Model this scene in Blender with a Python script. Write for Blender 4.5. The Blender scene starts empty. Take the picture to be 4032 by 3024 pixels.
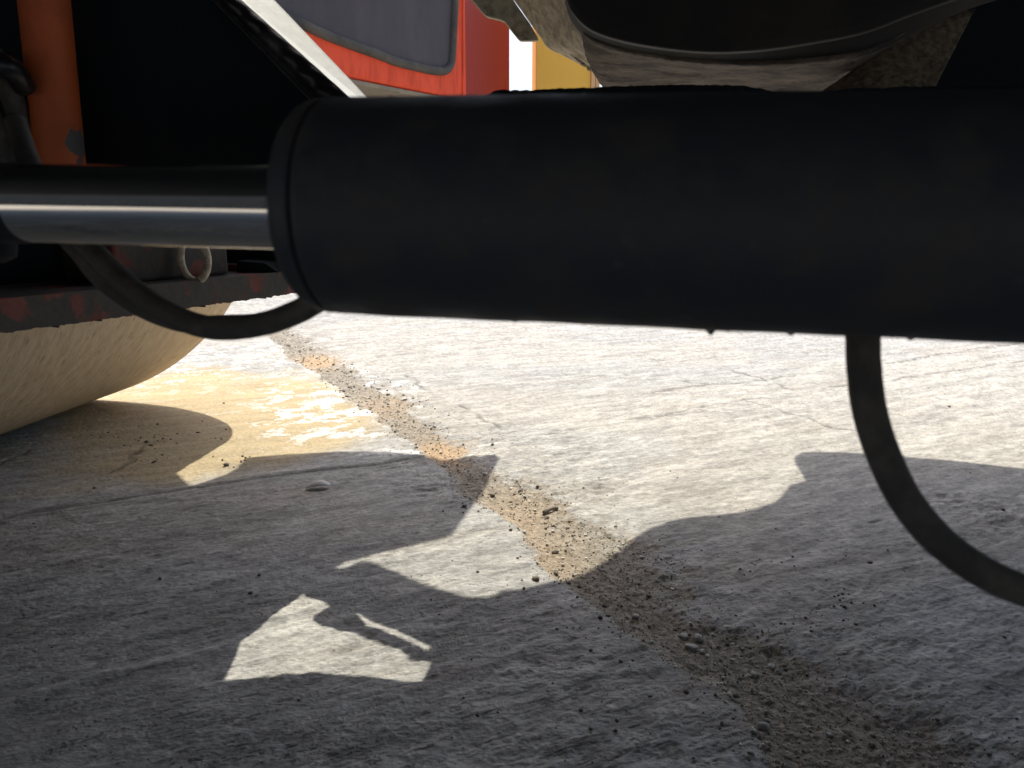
import bpy, bmesh, math, random
import numpy as np
from mathutils import Vector, Matrix
from mathutils.geometry import tessellate_polygon

# ------------------------------------------------------------------ camera, sky, sun
sc = bpy.context.scene
C = sc.collection
CAM_H = 0.57
PITCH = math.radians(12.577)
FPX, CX, CY = 2912.0, 2016.0, 1512.0
cam = bpy.data.cameras.new('camera')
camo = bpy.data.objects.new('camera', cam); C.objects.link(camo)
camo.location = (0, 0, CAM_H); camo.rotation_euler = (math.pi/2 - PITCH, 0, 0)
cam.sensor_width = 36; cam.lens = 26.0
cam.clip_start = 0.01; cam.clip_end = 3000
cam.dof.use_dof = True; cam.dof.focus_distance = 1.7; cam.dof.aperture_fstop = 11
sc.camera = camo

SUN = Vector((0.0346, 0.548, 1.0))            # towards the sun
elev = math.atan2(1, math.hypot(SUN.x, SUN.y)); azim = math.atan2(SUN.x, SUN.y)
w = bpy.data.worlds.new('World'); sc.world = w; w.use_nodes = True
nt = w.node_tree; bg = nt.nodes['Background']
sky = nt.nodes.new('ShaderNodeTexSky'); sky.sky_type = 'NISHITA'; sky.sun_disc = False
sky.sun_elevation = elev; sky.sun_rotation = azim
sky.dust_density = 3.0; sky.air_density = 1.0
nt.links.new(sky.outputs[0], bg.inputs[0]); bg.inputs[1].default_value = 0.125
sun = bpy.data.lights.new('sun', 'SUN'); sun.energy = 2.4; sun.angle = math.radians(0.42); sun.color = (1.0, 0.935, 0.80)
suno = bpy.data.objects.new('sun', sun); C.objects.link(suno)
suno.rotation_euler = SUN.to_track_quat('Z', 'Y').to_euler()
sc.view_settings.view_transform = 'Standard'; sc.view_settings.look = 'None'
sc.view_settings.gamma = 1; sc.view_settings.use_curve_mapping = False
sc.view_settings.exposure = 0.95

# ------------------------------------------------------------------ helpers
cp, sp = math.cos(PITCH), math.sin(PITCH)
def at(px, py, Y):
    """world point on the vertical plane y=Y that the photo shows at px,py"""
    u = (px-CX)/FPX; v = (CY-py)/FPX
    k = (-sp + v*cp)/(cp + v*sp)
    z = CAM_H + Y*k
    d = Y*cp - (z-CAM_H)*sp
    return Vector((u*d, Y, z))
def ray(px, py):
    p = at(px, py, 1.0); return Vector((p.x, 1.0, p.z-CAM_H))
def gnd(px, py):
    r = ray(px, py); t = -CAM_H/r.z
    return (r.x*t, r.y*t)
def on_plane(px, py, p0, n):
    o = Vector((0, 0, CAM_H)); r = ray(px, py)
    return o + r*((Vector(p0)-o).dot(n)/r.dot(n))

def link(name, me, mat, parent=None):
    o = bpy.data.objects.new(name, me); C.objects.link(o)
    if mat: me.materials.append(mat)
    if parent: o.parent = parent; o.matrix_parent_inverse = parent.matrix_world.inverted() if False else Matrix.Translation(-parent.location)
    return o
def tag(o, label, cat, group=None):
    o['label'] = label; o['category'] = cat
    if group: o['group'] = group
    return o
def empty(name, loc, label, cat, group=None):
    o = bpy.data.objects.new(name, None); C.objects.link(o); o.location = loc; o.empty_display_size = .05
    return tag(o, label, cat, group)
def mesh(name, V, F, smooth=False):
    me = bpy.data.meshes.new(name); me.from_pydata([tuple(v) for v in V], [], F); me.validate(); me.update()
    bm = bmesh.new(); bm.from_mesh(me); bmesh.ops.recalc_face_normals(bm, faces=bm.faces); bm.to_mesh(me); bm.free()
    if smooth: me.polygons.foreach_set('use_smooth', [True]*len(me.polygons))
    return me
def bevel(o, w=.003, seg=2, angle=35):
    m = o.modifiers.new('bevel', 'BEVEL'); m.width = w; m.segments = seg; m.limit_method = 'ANGLE'; m.angle_limit = math.radians(angle)
    return o
def prism(name, pts, vec, mat, parent=None, bev=.002):
    """solid: planar outline pts swept along vec"""
    n = len(pts); V = [Vector(p) for p in pts] + [Vector(p)+Vector(vec) for p in pts]
    tris = tessellate_polygon([[Vector(p) for p in pts]])
    F = [tuple(t) for t in tris] + [tuple(i+n for i in reversed(t)) for t in tris]
    F += [(i, (i+1) % n, (i+1) % n+n, i+n) for i in range(n)]
    me = mesh(name, V, F)
    bm = bmesh.new(); bm.from_mesh(me); bmesh.ops.dissolve_limit(bm, angle_limit=.002, verts=bm.verts, edges=bm.edges); bm.to_mesh(me); bm.free()
    o = link(name, me, mat, parent)
    if bev: bevel(o, bev)
    return o
def box(name, lo, hi, mat, parent=None, bev=.004):
    x0, y0, z0 = lo; x1, y1, z1 = hi
    return prism(name, [(x0,y0,z0),(x1,y0,z0),(x1,y1,z0),(x0,y1,z0)], (0,0,z1-z0), mat, parent, bev)
def spline(P, n):
    P = [Vector(p) for p in P]; P = [P[0]*2-P[1]] + P + [P[-1]*2-P[-2]]
    out = []
    segs = len(P)-3
    for i in range(segs):
        a, b, c, d = P[i:i+4]
        for k in range(n):
            t = k/n
            out.append(.5*((2*b)+(c-a)*t+(2*a-5*b+4*c-d)*t*t+(3*b-a-3*c+d)*t**3))
    out.append(P[-2]); return out
def tube(name, P, r, mat, parent=None, n=8, sides=20, closed=False, wob=0.0, rfun=None):
    Q = spline(P, n) if n > 1 else [Vector(p) for p in P]
    if closed: Q = Q[:-1] if (Q[0]-Q[-1]).length < 1e-6 else Q
    V, F = [], []
    N = len(Q); up = Vector((0.13, 0.21, 0.97))
    rnd = random.Random(len(Q))
    prev = None
    for i, q in enumerate(Q):
        t = ((Q[(i+1) % N] if closed else Q[min(i+1, N-1)]) - (Q[i-1] if closed else Q[max(i-1, 0)])).normalized()
        if prev is None: a = t.cross(up).normalized()
        else: a = (prev - t*prev.dot(t)).normalized()
        prev = a; b = t.cross(a)
        rr = r*(1+wob*(rnd.random()-.5)) * (rfun(i/(N-1)) if rfun else 1)
        for k in range(sides):
            g = 2*math.pi*k/sides
            V.append(q + (a*math.cos(g)+b*math.sin(g))*rr)
    for i in range(N if closed else N-1):
        for k in range(sides):
            j = (i+1) % N
            F.append((i*sides+k, i*sides+(k+1) % sides, j*sides+(k+1) % sides, j*sides+k))
    if not closed:
        F.append(tuple(range(sides))); F.append(tuple((N-1)*sides+k for k in range(sides)))
    return link(name, mesh(name, V, F, True), mat, parent)
def lathe(name, prof, p0, axis, mat, parent=None, sides=96, bumps=None):
    """prof: list of (s along axis, radius); p0 origin; solid of revolution with uv (arc, s)"""
    ax = Vector(axis).normalized(); a = ax.cross(Vector((0,0,1)))
    if a.length < .01: a = ax.cross(Vector((0,1,0)))
    a.normalize(); b = ax.cross(a); V = []
    for i, (s, r) in enumerate(prof):
        for k in range(sides):
            g = 2*math.pi*k/sides
            rr = r + (bumps(s, g) if bumps else 0)
            V.append(Vector(p0)+ax*s+(a*math.cos(g)+b*math.sin(g))*max(rr, 1e-5))
    F = [(i*sides+k, i*sides+(k+1) % sides, (i+1)*sides+(k+1) % sides, (i+1)*sides+k) for i in range(len(prof)-1) for k in range(sides)]
    me = bpy.data.meshes.new(name); me.from_pydata([tuple(v) for v in V], [], F); me.update()
    uv = me.uv_layers.new(name='UVMap'); R = max(r for s, r in prof)
    co = np.zeros(len(me.loops)*2, np.float32); li = 0
    for f, p in enumerate(F):
        i = f//sides; k = f % sides
        for (ii, kk) in ((i,k),(i,k+1),(i+1,k+1),(i+1,k)):
            co[li] = 2*math.pi*kk/sides*R; co[li+1] = prof[ii][0]; li += 2
    uv.data.foreach_set('uv', co)
    me.polygons.foreach_set('use_smooth', [True]*len(me.polygons))
    o = link(name, me, mat, parent)
    m = o.modifiers.new('edges', 'EDGE_SPLIT'); m.split_angle = math.radians(40)
    return o

# ---- numpy noise
def _hash(ix, iy, seed):
    h = (ix.astype(np.int64)*374761393 + iy.astype(np.int64)*668265263 + seed*974634777) & 0x7fffffff
    h = ((h ^ (h >> 13))*1274126177) & 0x7fffffff
    h = ((h ^ (h >> 16))*1911520717) & 0x7fffffff
    return ((h ^ (h >> 15)) & 0xffff)/65535.0
def vnoise(x, y, seed=0):
    ix = np.floor(x); iy = np.floor(y); fx = x-ix; fy = y-iy
    fx = fx*fx*fx*(fx*(fx*6-15)+10); fy = fy*fy*fy*(fy*(fy*6-15)+10)
    a = _hash(ix,iy,seed); b = _hash(ix+1,iy,seed); c = _hash(ix,iy+1,seed); d = _hash(ix+1,iy+1,seed)
    return (a*(1-fx)+b*fx)*(1-fy)+(c*(1-fx)+d*fx)*fy*1.0
def fbm(x, y, oct=4, seed=0, gain=.5):
    s = 0; a = 1; t = 0
    for o in range(oct):
        ca, sa = math.cos(o*1.3), math.sin(o*1.3)
        s = s + a*vnoise((x*ca-y*sa)*2**o+o*17.3, (x*sa+y*ca)*2**o-o*9.1, seed+o*7); t += a; a *= gain
    return s/t
def sst(a, b, x):
    t = np.clip((x-a)/(b-a), 0, 1); return t*t*(3-2*t)

# ------------------------------------------------------------------ materials
def new_mat(name):
    m = bpy.data.materials.new(name); m.use_nodes = True
    return m, m.node_tree, m.node_tree.nodes['Principled BSDF']
def N(nt, t, **kw):
    n = nt.nodes.new(t)
    for k, v in kw.items(): setattr(n, k, v)
    return n
def grime(name, base, dust=None, amt=.5, scale=12, rough=.55, rough2=.95, metal=0, bump=.3, bscale=60, stretch=(1,1,1), coord='Object',
          third=None, tscale=6, tlo=.6, thi=.63, width=.12, spec=.5, bdist=.002):
    m, nt, b = new_mat(name)
    tc = N(nt, 'ShaderNodeTexCoord'); mp = N(nt, 'ShaderNodeMapping'); mp.inputs['Scale'].default_value = stretch
    nt.links.new(tc.outputs[coord], mp.inputs[0])
    n1 = N(nt, 'ShaderNodeTexNoise'); n1.inputs['Scale'].default_value = scale; n1.inputs['Detail'].default_value = 8; n1.inputs['Roughness'].default_value = .65
    nt.links.new(mp.outputs[0], n1.inputs[0])
    r = N(nt, 'ShaderNodeMapRange'); r.inputs[1].default_value = 1-amt-width; r.inputs[2].default_value = 1-amt+width
    nt.links.new(n1.outputs[0], r.inputs[0])
    mx = N(nt, 'ShaderNodeMix', data_type='RGBA'); mx.inputs[6].default_value = (*base, 1); mx.inputs[7].default_value = (*(dust or base), 1)
    nt.links.new(r.outputs[0], mx.inputs[0]); col = mx.outputs[2]
    if third:
        n3 = N(nt, 'ShaderNodeTexNoise'); n3.inputs['Scale'].default_value = tscale; n3.inputs['Detail'].default_value = 6
        nt.links.new(mp.outputs[0], n3.inputs[0])
        r3 = N(nt, 'ShaderNodeMapRange'); r3.inputs[1].default_value = tlo; r3.inputs[2].default_value = thi
        nt.links.new(n3.outputs[0], r3.inputs[0])
        m3 = N(nt, 'ShaderNodeMix', data_type='RGBA'); nt.links.new(r3.outputs[0], m3.inputs[0]); nt.links.new(col, m3.inputs[6]); m3.inputs[7].default_value = (*third, 1)
        col = m3.outputs[2]
    nt.links.new(col, b.inputs['Base Color'])
    rr = N(nt, 'ShaderNodeMix', data_type='FLOAT'); rr.inputs[2].default_value = rough; rr.inputs[3].default_value = rough2
    nt.links.new(r.outputs[0], rr.inputs[0]); nt.links.new(rr.outputs[0], b.inputs['Roughness'])
    b.inputs['Metallic'].default_value = metal
    b.inputs['Specular IOR Level'].default_value = spec
    if bump:
        n2 = N(nt, 'ShaderNodeTexNoise'); n2.inputs['Scale'].default_value = bscale; n2.inputs['Detail'].default_value = 6; n2.inputs['Roughness'].default_value = .6
        nt.links.new(mp.outputs[0], n2.inputs[0])
        bp = N(nt, 'ShaderNodeBump'); bp.inputs['Strength'].default_value = bump; bp.inputs['Distance'].default_value = bdist
        nt.links.new(n2.outputs[0], bp.inputs['Height']); nt.links.new(bp.outputs[0], b.inputs['Normal'])
    return m
M = {}
M['black']  = grime('black_paint', (.012,.016,.022), (.035,.031,.028), .42, 9, .5, .85, bump=.25, bscale=90, spec=.3)
M['barrel'] = grime('cylinder_paint', (.034,.041,.049), (.070,.060,.052), .41, 30, .5, .8, bump=.5, bscale=140, spec=.3, bdist=.0012, third=(.15,.135,.125), tscale=42, tlo=.64, thi=.74)
M['cavity'] = grime('dull_black_cavity_shade', (.011,.016,.022), (.022,.022,.022), .4, 7, .8, .95, bump=.2, bscale=50, spec=.15)  # near-black standing in for shaded cavities, also dull black paint on parts
M['tank']   = grime('tank_paint', (.026,.026,.027), (.055,.048,.042), .42, 6, .7, .95, bump=.5, bscale=40, spec=.2)
M['gloss']  = grime('black_paint_worn', (.012,.012,.014), (.10,.10,.105), .34, 16, .35, .7, bump=.8, bscale=22, stretch=(1,1,1))
M['white']  = grime('pale_worn_steel', (.80,.82,.81), (.34,.34,.33), .27, 55, .45, .7, bump=.7, bscale=70, width=.04)
M['rubber'] = grime('hose_rubber', (.075,.069,.064), (.15,.135,.12), .42, 40, .65, .95, bump=.5, bscale=180, spec=.25)
M['chrome'] = grime('chromed_rod', (.70,.66,.60), (.62,.57,.50), .2, 10, .02, .05, metal=1, bump=0)
M['drum']   = grime('dusty_drum_steel', (.40,.305,.20), (.50,.41,.29), .46, 45, .75, .9, bump=.85, bscale=85, stretch=(.38,1,1), coord='UV', third=(.22,.165,.11), tscale=75, tlo=.60, thi=.72, bdist=.003, width=.14)
M['lug']    = grime('rusty_plate', (.055,.047,.042), (.10,.085,.07), .45, 20, .7, .95, bump=.8, bscale=60, third=(.19,.058,.042), tscale=15, tlo=.55, thi=.585)
M['orange'] = grime('orange_paint', (.62,.13,.035), (.42,.10,.035), .4, 14, .55, .8, bump=.2, bscale=80)
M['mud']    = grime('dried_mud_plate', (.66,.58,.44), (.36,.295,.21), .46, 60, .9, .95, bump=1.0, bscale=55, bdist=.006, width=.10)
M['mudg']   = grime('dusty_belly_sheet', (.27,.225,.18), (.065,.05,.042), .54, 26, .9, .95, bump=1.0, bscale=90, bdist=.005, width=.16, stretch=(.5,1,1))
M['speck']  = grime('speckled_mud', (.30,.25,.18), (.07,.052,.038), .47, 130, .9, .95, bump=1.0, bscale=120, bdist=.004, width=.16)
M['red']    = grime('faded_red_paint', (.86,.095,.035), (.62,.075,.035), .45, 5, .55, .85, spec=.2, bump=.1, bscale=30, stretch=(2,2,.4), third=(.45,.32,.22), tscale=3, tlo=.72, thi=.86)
M['red2']   = grime('red_paint_shaded', (.27,.014,.014), (.36,.03,.024), .36, 3, .5, .8, bump=.1, bscale=30, spec=.2, stretch=(2,2,.5), third=(.38,.16,.12), tscale=20, tlo=.72, thi=.76)  # darker copy of the red: shade of the turned-away face put into the colour
M['under']  = grime('dusty_underside', (.30,.245,.165), (.20,.16,.11), .4, 8, .9, .95, bump=.4)
M['glass']  = grime('dusty_dark_glass', (.045,.039,.041), (.12,.105,.108), .50, 1.6, .3, .8, bump=.1, bscale=20, stretch=(2,2,.7), width=.4, spec=.15)
M['gasket'] = grime('window_rubber', (.035,.033,.03), (.16,.135,.10), .45, 3, .8, .95, bump=.3, width=.25, bscale=8)
M['yellow'] = grime('yellow_paint', (.97,.56,.10), (.92,.50,.10), .35, 2, .7, .9, spec=.1, bump=.1, bscale=20, third=(.36,.24,.10), tscale=1.6, tlo=.70, thi=.73, stretch=(5,5,1.1))
M['yellow2']= grime('weathered_yellow_post', (.78,.48,.22), (.60,.30,.09), .4, 8, .5, .8, bump=.1, stretch=(4,4,.3))
M['tyre']   = grime('tyre_rubber', (.02,.02,.02), (.09,.08,.065), .4, 8, .8, .95, bump=.4)
M['stone']  = grime('pale_stone', (.78,.76,.72), (.58,.56,.52), .45, 90, .85, .95, bump=.8, bscale=400)
M['crumb']  = grime('dark_crumb', (.17,.15,.13), (.30,.26,.21), .45, 60, .9, .95, bump=.5, bscale=300)
M['grit']   = grime('grit', (.30,.265,.22), (.17,.15,.125), .5, 15, .9, .95, bump=.6, bscale=300, width=.2)
M['shell']  = grime('shell_white', (.85,.84,.82), (.7,.68,.64), .4, 60, .6, .8, bump=.3, bscale=200)

# ------------------------------------------------------------------ ground
def poly(px): return np.array([gnd(*p) for p in px])
def dist_poly(X, Y, P):
    """distance to a polyline, and arc-length fraction"""
    d = np.full(X.shape, 1e9); 
    for (ax, ay), (bx, by) in zip(P[:-1], P[1:]):
        dx, dy = bx-ax, by-ay; L = dx*dx+dy*dy+1e-12
        t = np.clip(((X-ax)*dx+(Y-ay)*dy)/L, 0, 1)
        d = np.minimum(d, np.hypot(X-ax-t*dx, Y-ay-t*dy))
    return d
def side_poly(X, Y, P):
    """signed distance to a polyline treated as function x(y) along its run (positive: right of it)"""
    o = np.argsort(P[:, 1]); xs = np.interp(Y, P[o, 1], P[o, 0]); return X-xs
JL = poly([(1000,1255),(1070,1334),(1145,1416),(1221,1461),(1380,1568),(1494,1657),(1570,1714),(1671,1802),(1759,1872),(1823,1935),(1918,1999),(2013,2068),(2100,2190),(2239,2338),(2359,2418),(2447,2482),(2559,2562),(2654,2650),(2758,2690),(2838,2761),(2958,2865),(3037,3024)])
JR = poly([(1090,1255),(1209,1353),(1342,1423),(1443,1505),(1538,1556),(1633,1651),(1759,1708),(1848,1783),(1918,1859),(2076,1904),(2171,1967),(2266,2049),(2400,2105),(2519,2155),(2622,2322),(2718,2386),(2782,2458),(2918,2498),(3037,2546),(3197,2658),(3400,2737),(3900,3024)])
RIDGE1 = poly([(-300,2090),(0,2047),(92,2024),(276,1996),(505,1964),(735,1927),(965,1890),(1194,1858),(1475,1828),(1633,1802),(1700,1795)])
RIDGE2 = poly([(-300,2870),(0,2786),(184,2722),(413,2658),(643,2616),(827,2566),(1010,2520),(1194,2474),(1250,2462),(1400,2430)])
CRACKS = [poly(p) for p in (
 [(1900,1745),(2050,1718),(2200,1700),(2350,1680),(2500,1653),(2645,1625),(2789,1599),(2934,1577),(3115,1552),(3332,1516),(3498,1498),(3657,1473),(4032,1422),(4400,1380)],
 [(2565,1545),(2717,1516),(2862,1509),(3006,1494),(3079,1480),(3325,1447),(3513,1429),(3730,1393),(3910,1364),(4200,1330)],
 [(2883,1458),(2990,1487),(3151,1545)], [(2948,1581),(3079,1617),(3223,1661),(3382,1700)], [(2551,1415),(2666,1422),(2811,1404)], [(2608,1487),(2717,1502),(2800,1512)],
 [(1614,1480),(1671,1540),(1747,1568),(1829,1606),(1886,1644),(1962,1673),(2025,1717)],
 [(0,1830),(80,1790),(170,1755)], [(400,1870),(480,1830),(540,1790),(560,1755)], [(3430,2060),(3600,1990),(3780,1960)])]
sdir = RIDGE1[8]-RIDGE1[2]; sdir = sdir/np.hypot(*sdir)
def jointmask(X, Y):
    wob = (fbm(X*14, Y*14, 4, 3)-.5)*.10*np.clip(Y, .3, 1.5)
    l = side_poly(X, Y, JL) + wob*.35; r = side_poly(X, Y, JR) + wob
    return l, r
def ground_fields(X, Y):
    A = X*sdir[0]+Y*sdir[1]; B = -X*sdir[1]+Y*sdir[0]      # along / across the broom marks
    near = np.exp(-np.hypot(X, Y)/4.0)
    l, r = jointmask(X, Y)
    rag = fbm(A*16, B*34, 5, 31, .6)
    m = sst(-.006, .014, l+(rag-.5)*.02)*(1-sst(-.05, .035, r+(rag-.5)*.06)) * (Y < 12)
    jd = np.minimum(np.abs(l), np.abs(r)); edge = np.exp(-jd/.05)*(1-m)
    rightedge = np.exp(-np.maximum(r, 0)/.11)*(r > -.02)
    leftedge = np.exp(-np.maximum(-l, 0)/.09)*(l < .02)
    big = fbm(X*1.1, Y*1.1, 4, 11); med = fbm(A*5, B*9, 4, 21)
    pit = fbm(A*40, B*60, 4, 41, .6); fine = fbm(X*160, Y*160, 3, 51)
    chip = fbm(A*9, B*14, 4, 61)
    roughz = sst(.42, .60, fbm(X*1.7+3, Y*1.7, 3, 71)) * sst(3.2, 1.2, Y) + .25
    roughz = np.maximum(roughz, sst(1.9, .9, Y)*.8)
    roughz = roughz*(.26+.34*sst(-.50, -.05, X))
    roughz = np.maximum(roughz, (.45+.35*sst(1.6,.9,Y))*np.maximum(rightedge, leftedge*.7))
    z = (big-.5)*.004 + (med-.5)*.0015 + (rag-.5)*.0085*roughz + (pit-.5)*.0042*roughz + (fine-.5)*.0006
    terr = np.floor((rag*.6+chip*.4)*9)/9+ sst(.0, 1, (rag*.6+chip*.4)*9 % 1)**3/9
    z += (terr-.5)*.010*roughz*sst(2.4,1.0,Y)
    rid = 1-np.abs(2*fbm(A*24, B*46, 5, 33, .62)-1)**.8
    rid2 = 1-np.abs(2*fbm(A*60, B*95, 4, 34, .62)-1)**.8
    z += (rid-.7)*.0048*roughz + (rid2-.7)*.0026*np.maximum(roughz, .40)
    scr = 1-np.abs(2*fbm(A*3.0, B*70, 4, 36, .6)-1)**.6; z -= (scr > .93)*.0010
    z -= sst(.60, .70, chip)*.004*roughz
    # ploughed-out joint with grit
    depth = .0065*m*np.minimum(1, sst(0, .05, l)+.3)
    grit = fbm(X*95, Y*95, 3, 81, .7)
    z = z*(1-.6*m) - depth + m*(grit-.5)*.0055
    z += rightedge*(1-m)*(fbm(A*22, B*30, 4, 91)-.62)*.005
    # ridges of formwork joints
    d1 = dist_poly(X, Y, RIDGE1+0); w1 = fbm(A*12, B*12, 3, 101)
    z += -.006*np.exp(-(d1/.008)**2)*(.5+w1) + .002*np.exp(-(d1/.03)**2)
    d2 = dist_poly(X, Y, RIDGE2); z += .005*np.exp(-(d2/.012)**2)*(.3+w1)
    side2 = side = 0
    dc = np.full(X.shape, 9.)
    jx = X+(fbm(X*20, Y*20, 3, 111)-.5)*.05; jy = Y+(fbm(X*20, Y*20, 3, 112)-.5)*.05
    for P in CRACKS: dc = np.minimum(dc, dist_poly(jx, jy, P))
    cw = .0028+.0018*np.clip(Y, 0, 6)
    crack = np.exp(-(dc/cw)**2)*sst(.25,.5,fbm(X*9,Y*9,2,113))
    z -= crack*.003
    # ---- colour
    base = np.stack([np.full(X.shape, .435), np.full(X.shape, .42), np.full(X.shape, .385)], -1)
    grey = np.array([.365,.375,.375]); pale = np.array([.62,.60,.555]); brown = np.array([.31,.265,.21])
    g = sst(.45, .62, fbm(X*1.5, Y*2.2, 4, 121))[..., None]
    c = base*(1-g*.5)+grey*g*.5
    st = fbm(A*7, B*38, 5, 131, .62)
    c = c*(1+(st[..., None]-.5)*.75)
    p = sst(.60, .72, fbm(A*10, B*34, 5, 141, .62))[..., None]; c = c*(1-p*.45)+pale*p*.45
    b = sst(.56, .75, fbm(A*5+9, B*11, 5, 151, .6))[..., None]; c = c*(1-b*.22)+brown*b*.22
    dk = sst(.64, .74, fbm(A*26, B*60, 4, 161, .6))[..., None]; c = c*(1-.42*dk*(.3+.7*np.clip(roughz,0,1))[..., None])
    sp = fbm(A*45, B*120, 4, 165, .65)[..., None]; c = c*(1+(sp-.5)*.85)
    c = c*(1-.22*(scr > .93)[..., None])
    c = c*(1+.30*(rid[..., None]-.72)*np.minimum(roughz, 1)[..., None])
    c = c*(1+np.clip((rag-.5)*roughz, -.4, .4)[..., None]*.8)
    # yellow water stain by the drum
    def blob(px, py, rx, ry): 
        gx, gy = gnd(px, py); 
        return np.exp(-(((X-gx)/rx)**2+((Y-gy)/ry)**2))
    wobs = (fbm(X*6, Y*6, 4, 171)-.5)
    ys = np.clip(1.5*(blob(850,1620,.42,.50)+.9*blob(1050,1700,.28,.22)+.30*blob(720,1850,.25,.12)+.5*blob(620,1530,.22,.4))+wobs*.9, 0, 1)
    ys = sst(.25, 1.0, ys)*(l < 0)
    c = c*(1-ys[..., None]*.85)+np.array([.50,.395,.225])*ys[..., None]*.85*(1+(st[..., None]-.5)*.5)
    ob = np.clip(.9*blob(690,1565,.10,.05)*.7, 0, 1)[..., None]; c = c*(1-ob*.5)+np.array([.60,.36,.17])*ob*.5
    # white lime flakes beside the joint
    fl = fbm(A*20+wobs*2.5, B*30+wobs*2, 6, 181, .64)
    fz = np.clip(1.2*blob(1330,1560,.22,.35)+1.3*blob(1300,1680,.16,.12)+.8*blob(1560,1790,.12,.08)+.8*blob(700,1430,.5,.5)+.35*rightedge+.25*leftedge, 0, 1.2)
    fm = sst(.60, .625, fl+fz*.12-.055)*np.clip(fz*1.5, 0, 1)*(1-m)
    c = c*(1-fm[..., None]*.9)+np.array([.72,.71,.68])*fm[..., None]*.9
    gc = np.array([.285,.255,.205])*(1+(fbm(X*140, Y*140, 3, 191, .7)[..., None]-.5)*1.3)
    ora = np.clip(1.25*blob(1250,1420,.11,.16)+1.25*blob(1760,1775,.085,.12)+.45*blob(2040,2030,.09,.16)+.34*blob(2150,2230,.07,.10)+.40*blob(1520,1600,.14,.22), 0, 1)[..., None]
    gc = gc*(1-ora*.62)+np.array([.58,.38,.20])*ora*.62*(1+(grit[..., None]-.5)*.6)
    mm = np.clip(m*.95+.75*rightedge*sst(.42,.6,fbm(X*30, Y*30, 5, 201, .7)), 0, 1)[..., None]
    c = c*(1-mm)+gc*mm
    c = c*(1-crack[..., None]*.5)
    c = c*(1-.45*np.exp(-(d1/.007)**2)[..., None])
    d2c = np.exp(-(d2/.010)**2)[..., None]; c = c*(1+.25*d2c)
    return z, np.clip(c, .02, .85), m
def build_ground():
    nr, na = 900, 1150
    ang = np.concatenate([np.radians(np.linspace(-180, -42, 40, endpoint=False)), np.radians(np.linspace(-42, 42, na)), np.radians(np.linspace(42, 180, 41)[1:-1])])
    # radii follow equal steps of view angle, then run out to the horizon
    dep = np.linspace(math.radians(48), math.radians(4.8), nr); rad = CAM_H/np.tan(dep)
    rad = np.concatenate([[.06, .2, .35], rad, np.geomspace(rad[-1]*1.02, 1500, 60)])
    R, T = np.meshgrid(rad, ang, indexing='ij'); X = R*np.sin(T); Y = R*np.cos(T)
    z, c, m = ground_fields(X, Y)
    z = z*np.clip(1-(R-8)/10, 0, 1)
    n, k = X.shape
    V = np.stack([X, Y, z], -1).reshape(-1, 3); V = np.vstack([V, [[0,0,0]]])
    i, j = np.meshgrid(np.arange(n-1), np.arange(k), indexing='ij'); j2 = (j+1) % k
    Q = np.stack([i*k+j, i*k+j2, (i+1)*k+j2, (i+1)*k+j], -1).reshape(-1, 4)[:, ::-1]
    T3 = np.stack([np.full(k, n*k), (np.arange(k)+1) % k, np.arange(k)], -1)
    me = bpy.data.meshes.new('ground')
    nq, nt3 = len(Q), len(T3)
    me.vertices.add(len(V)); me.vertices.foreach_set('co', V.astype(np.float32).ravel())
    me.loops.add(nq*4+nt3*3); me.loops.foreach_set('vertex_index', np.concatenate([Q.ravel(), T3.ravel()]).astype(np.int32))
    me.polygons.add(nq+nt3)
    me.polygons.foreach_set('loop_start', np.concatenate([np.arange(nq)*4, nq*4+np.arange(nt3)*3]).astype(np.int32))
    me.polygons.foreach_set('use_smooth', np.ones(nq+nt3, bool))
    me.update(calc_edges=True)
    at_ = me.color_attributes.new('surface', 'FLOAT_COLOR', 'POINT')
    cc = np.ones((len(V), 4), np.float32); cc[:-1, :3] = c.reshape(-1, 3); cc[-1, :3] = .4
    at_.data.foreach_set('color', cc.ravel())
    m_, nt, b = new_mat('weathered_concrete')
    a = N(nt, 'ShaderNodeAttribute', attribute_name='surface')
    tc = N(nt, 'ShaderNodeTexCoord')
    mp = N(nt, 'ShaderNodeMapping'); mp.inputs['Rotation'].default_value = (0, 0, -math.atan2(sdir[1], sdir[0])); mp.inputs['Scale'].default_value = (1, 2.6, 1)
    nt.links.new(tc.outputs['Object'], mp.inputs[0])
    n1 = N(nt, 'ShaderNodeTexNoise'); n1.inputs['Scale'].default_value = 85; n1.inputs['Detail'].default_value = 8; n1.inputs['Roughness'].default_value = .7
    nt.links.new(mp.outputs[0], n1.inputs[0])
    r = N(nt, 'ShaderNodeMapRange'); r.inputs[1].default_value = .3; r.inputs[2].default_value = .7; r.inputs[3].default_value = .62; r.inputs[4].default_value = 1.34
    nt.links.new(n1.outputs[0], r.inputs[0])
    mx = N(nt, 'ShaderNodeVectorMath', operation='SCALE'); nt.links.new(a.outputs['Color'], mx.inputs[0]); nt.links.new(r.outputs[0], mx.inputs['Scale'])
    nt.links.new(mx.outputs[0], b.inputs['Base Color']); b.inputs['Roughness'].default_value = .88; b.inputs['Specular IOR Level'].default_value = .35
    n2 = N(nt, 'ShaderNodeTexNoise'); n2.inputs['Scale'].default_value = 110; n2.inputs['Detail'].default_value = 6; n2.inputs['Roughness'].default_value = .65
    nt.links.new(mp.outputs[0], n2.inputs[0])
    bp = N(nt, 'ShaderNodeBump'); bp.inputs['Strength'].default_value = .8; bp.inputs['Distance'].default_value = .0022
    nt.links.new(n2.outputs[0], bp.inputs['Height']); nt.links.new(bp.outputs[0], b.inputs['Normal'])
    o = link('ground', me, m_); o['kind'] = 'structure'
    return o
build_ground()
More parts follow.
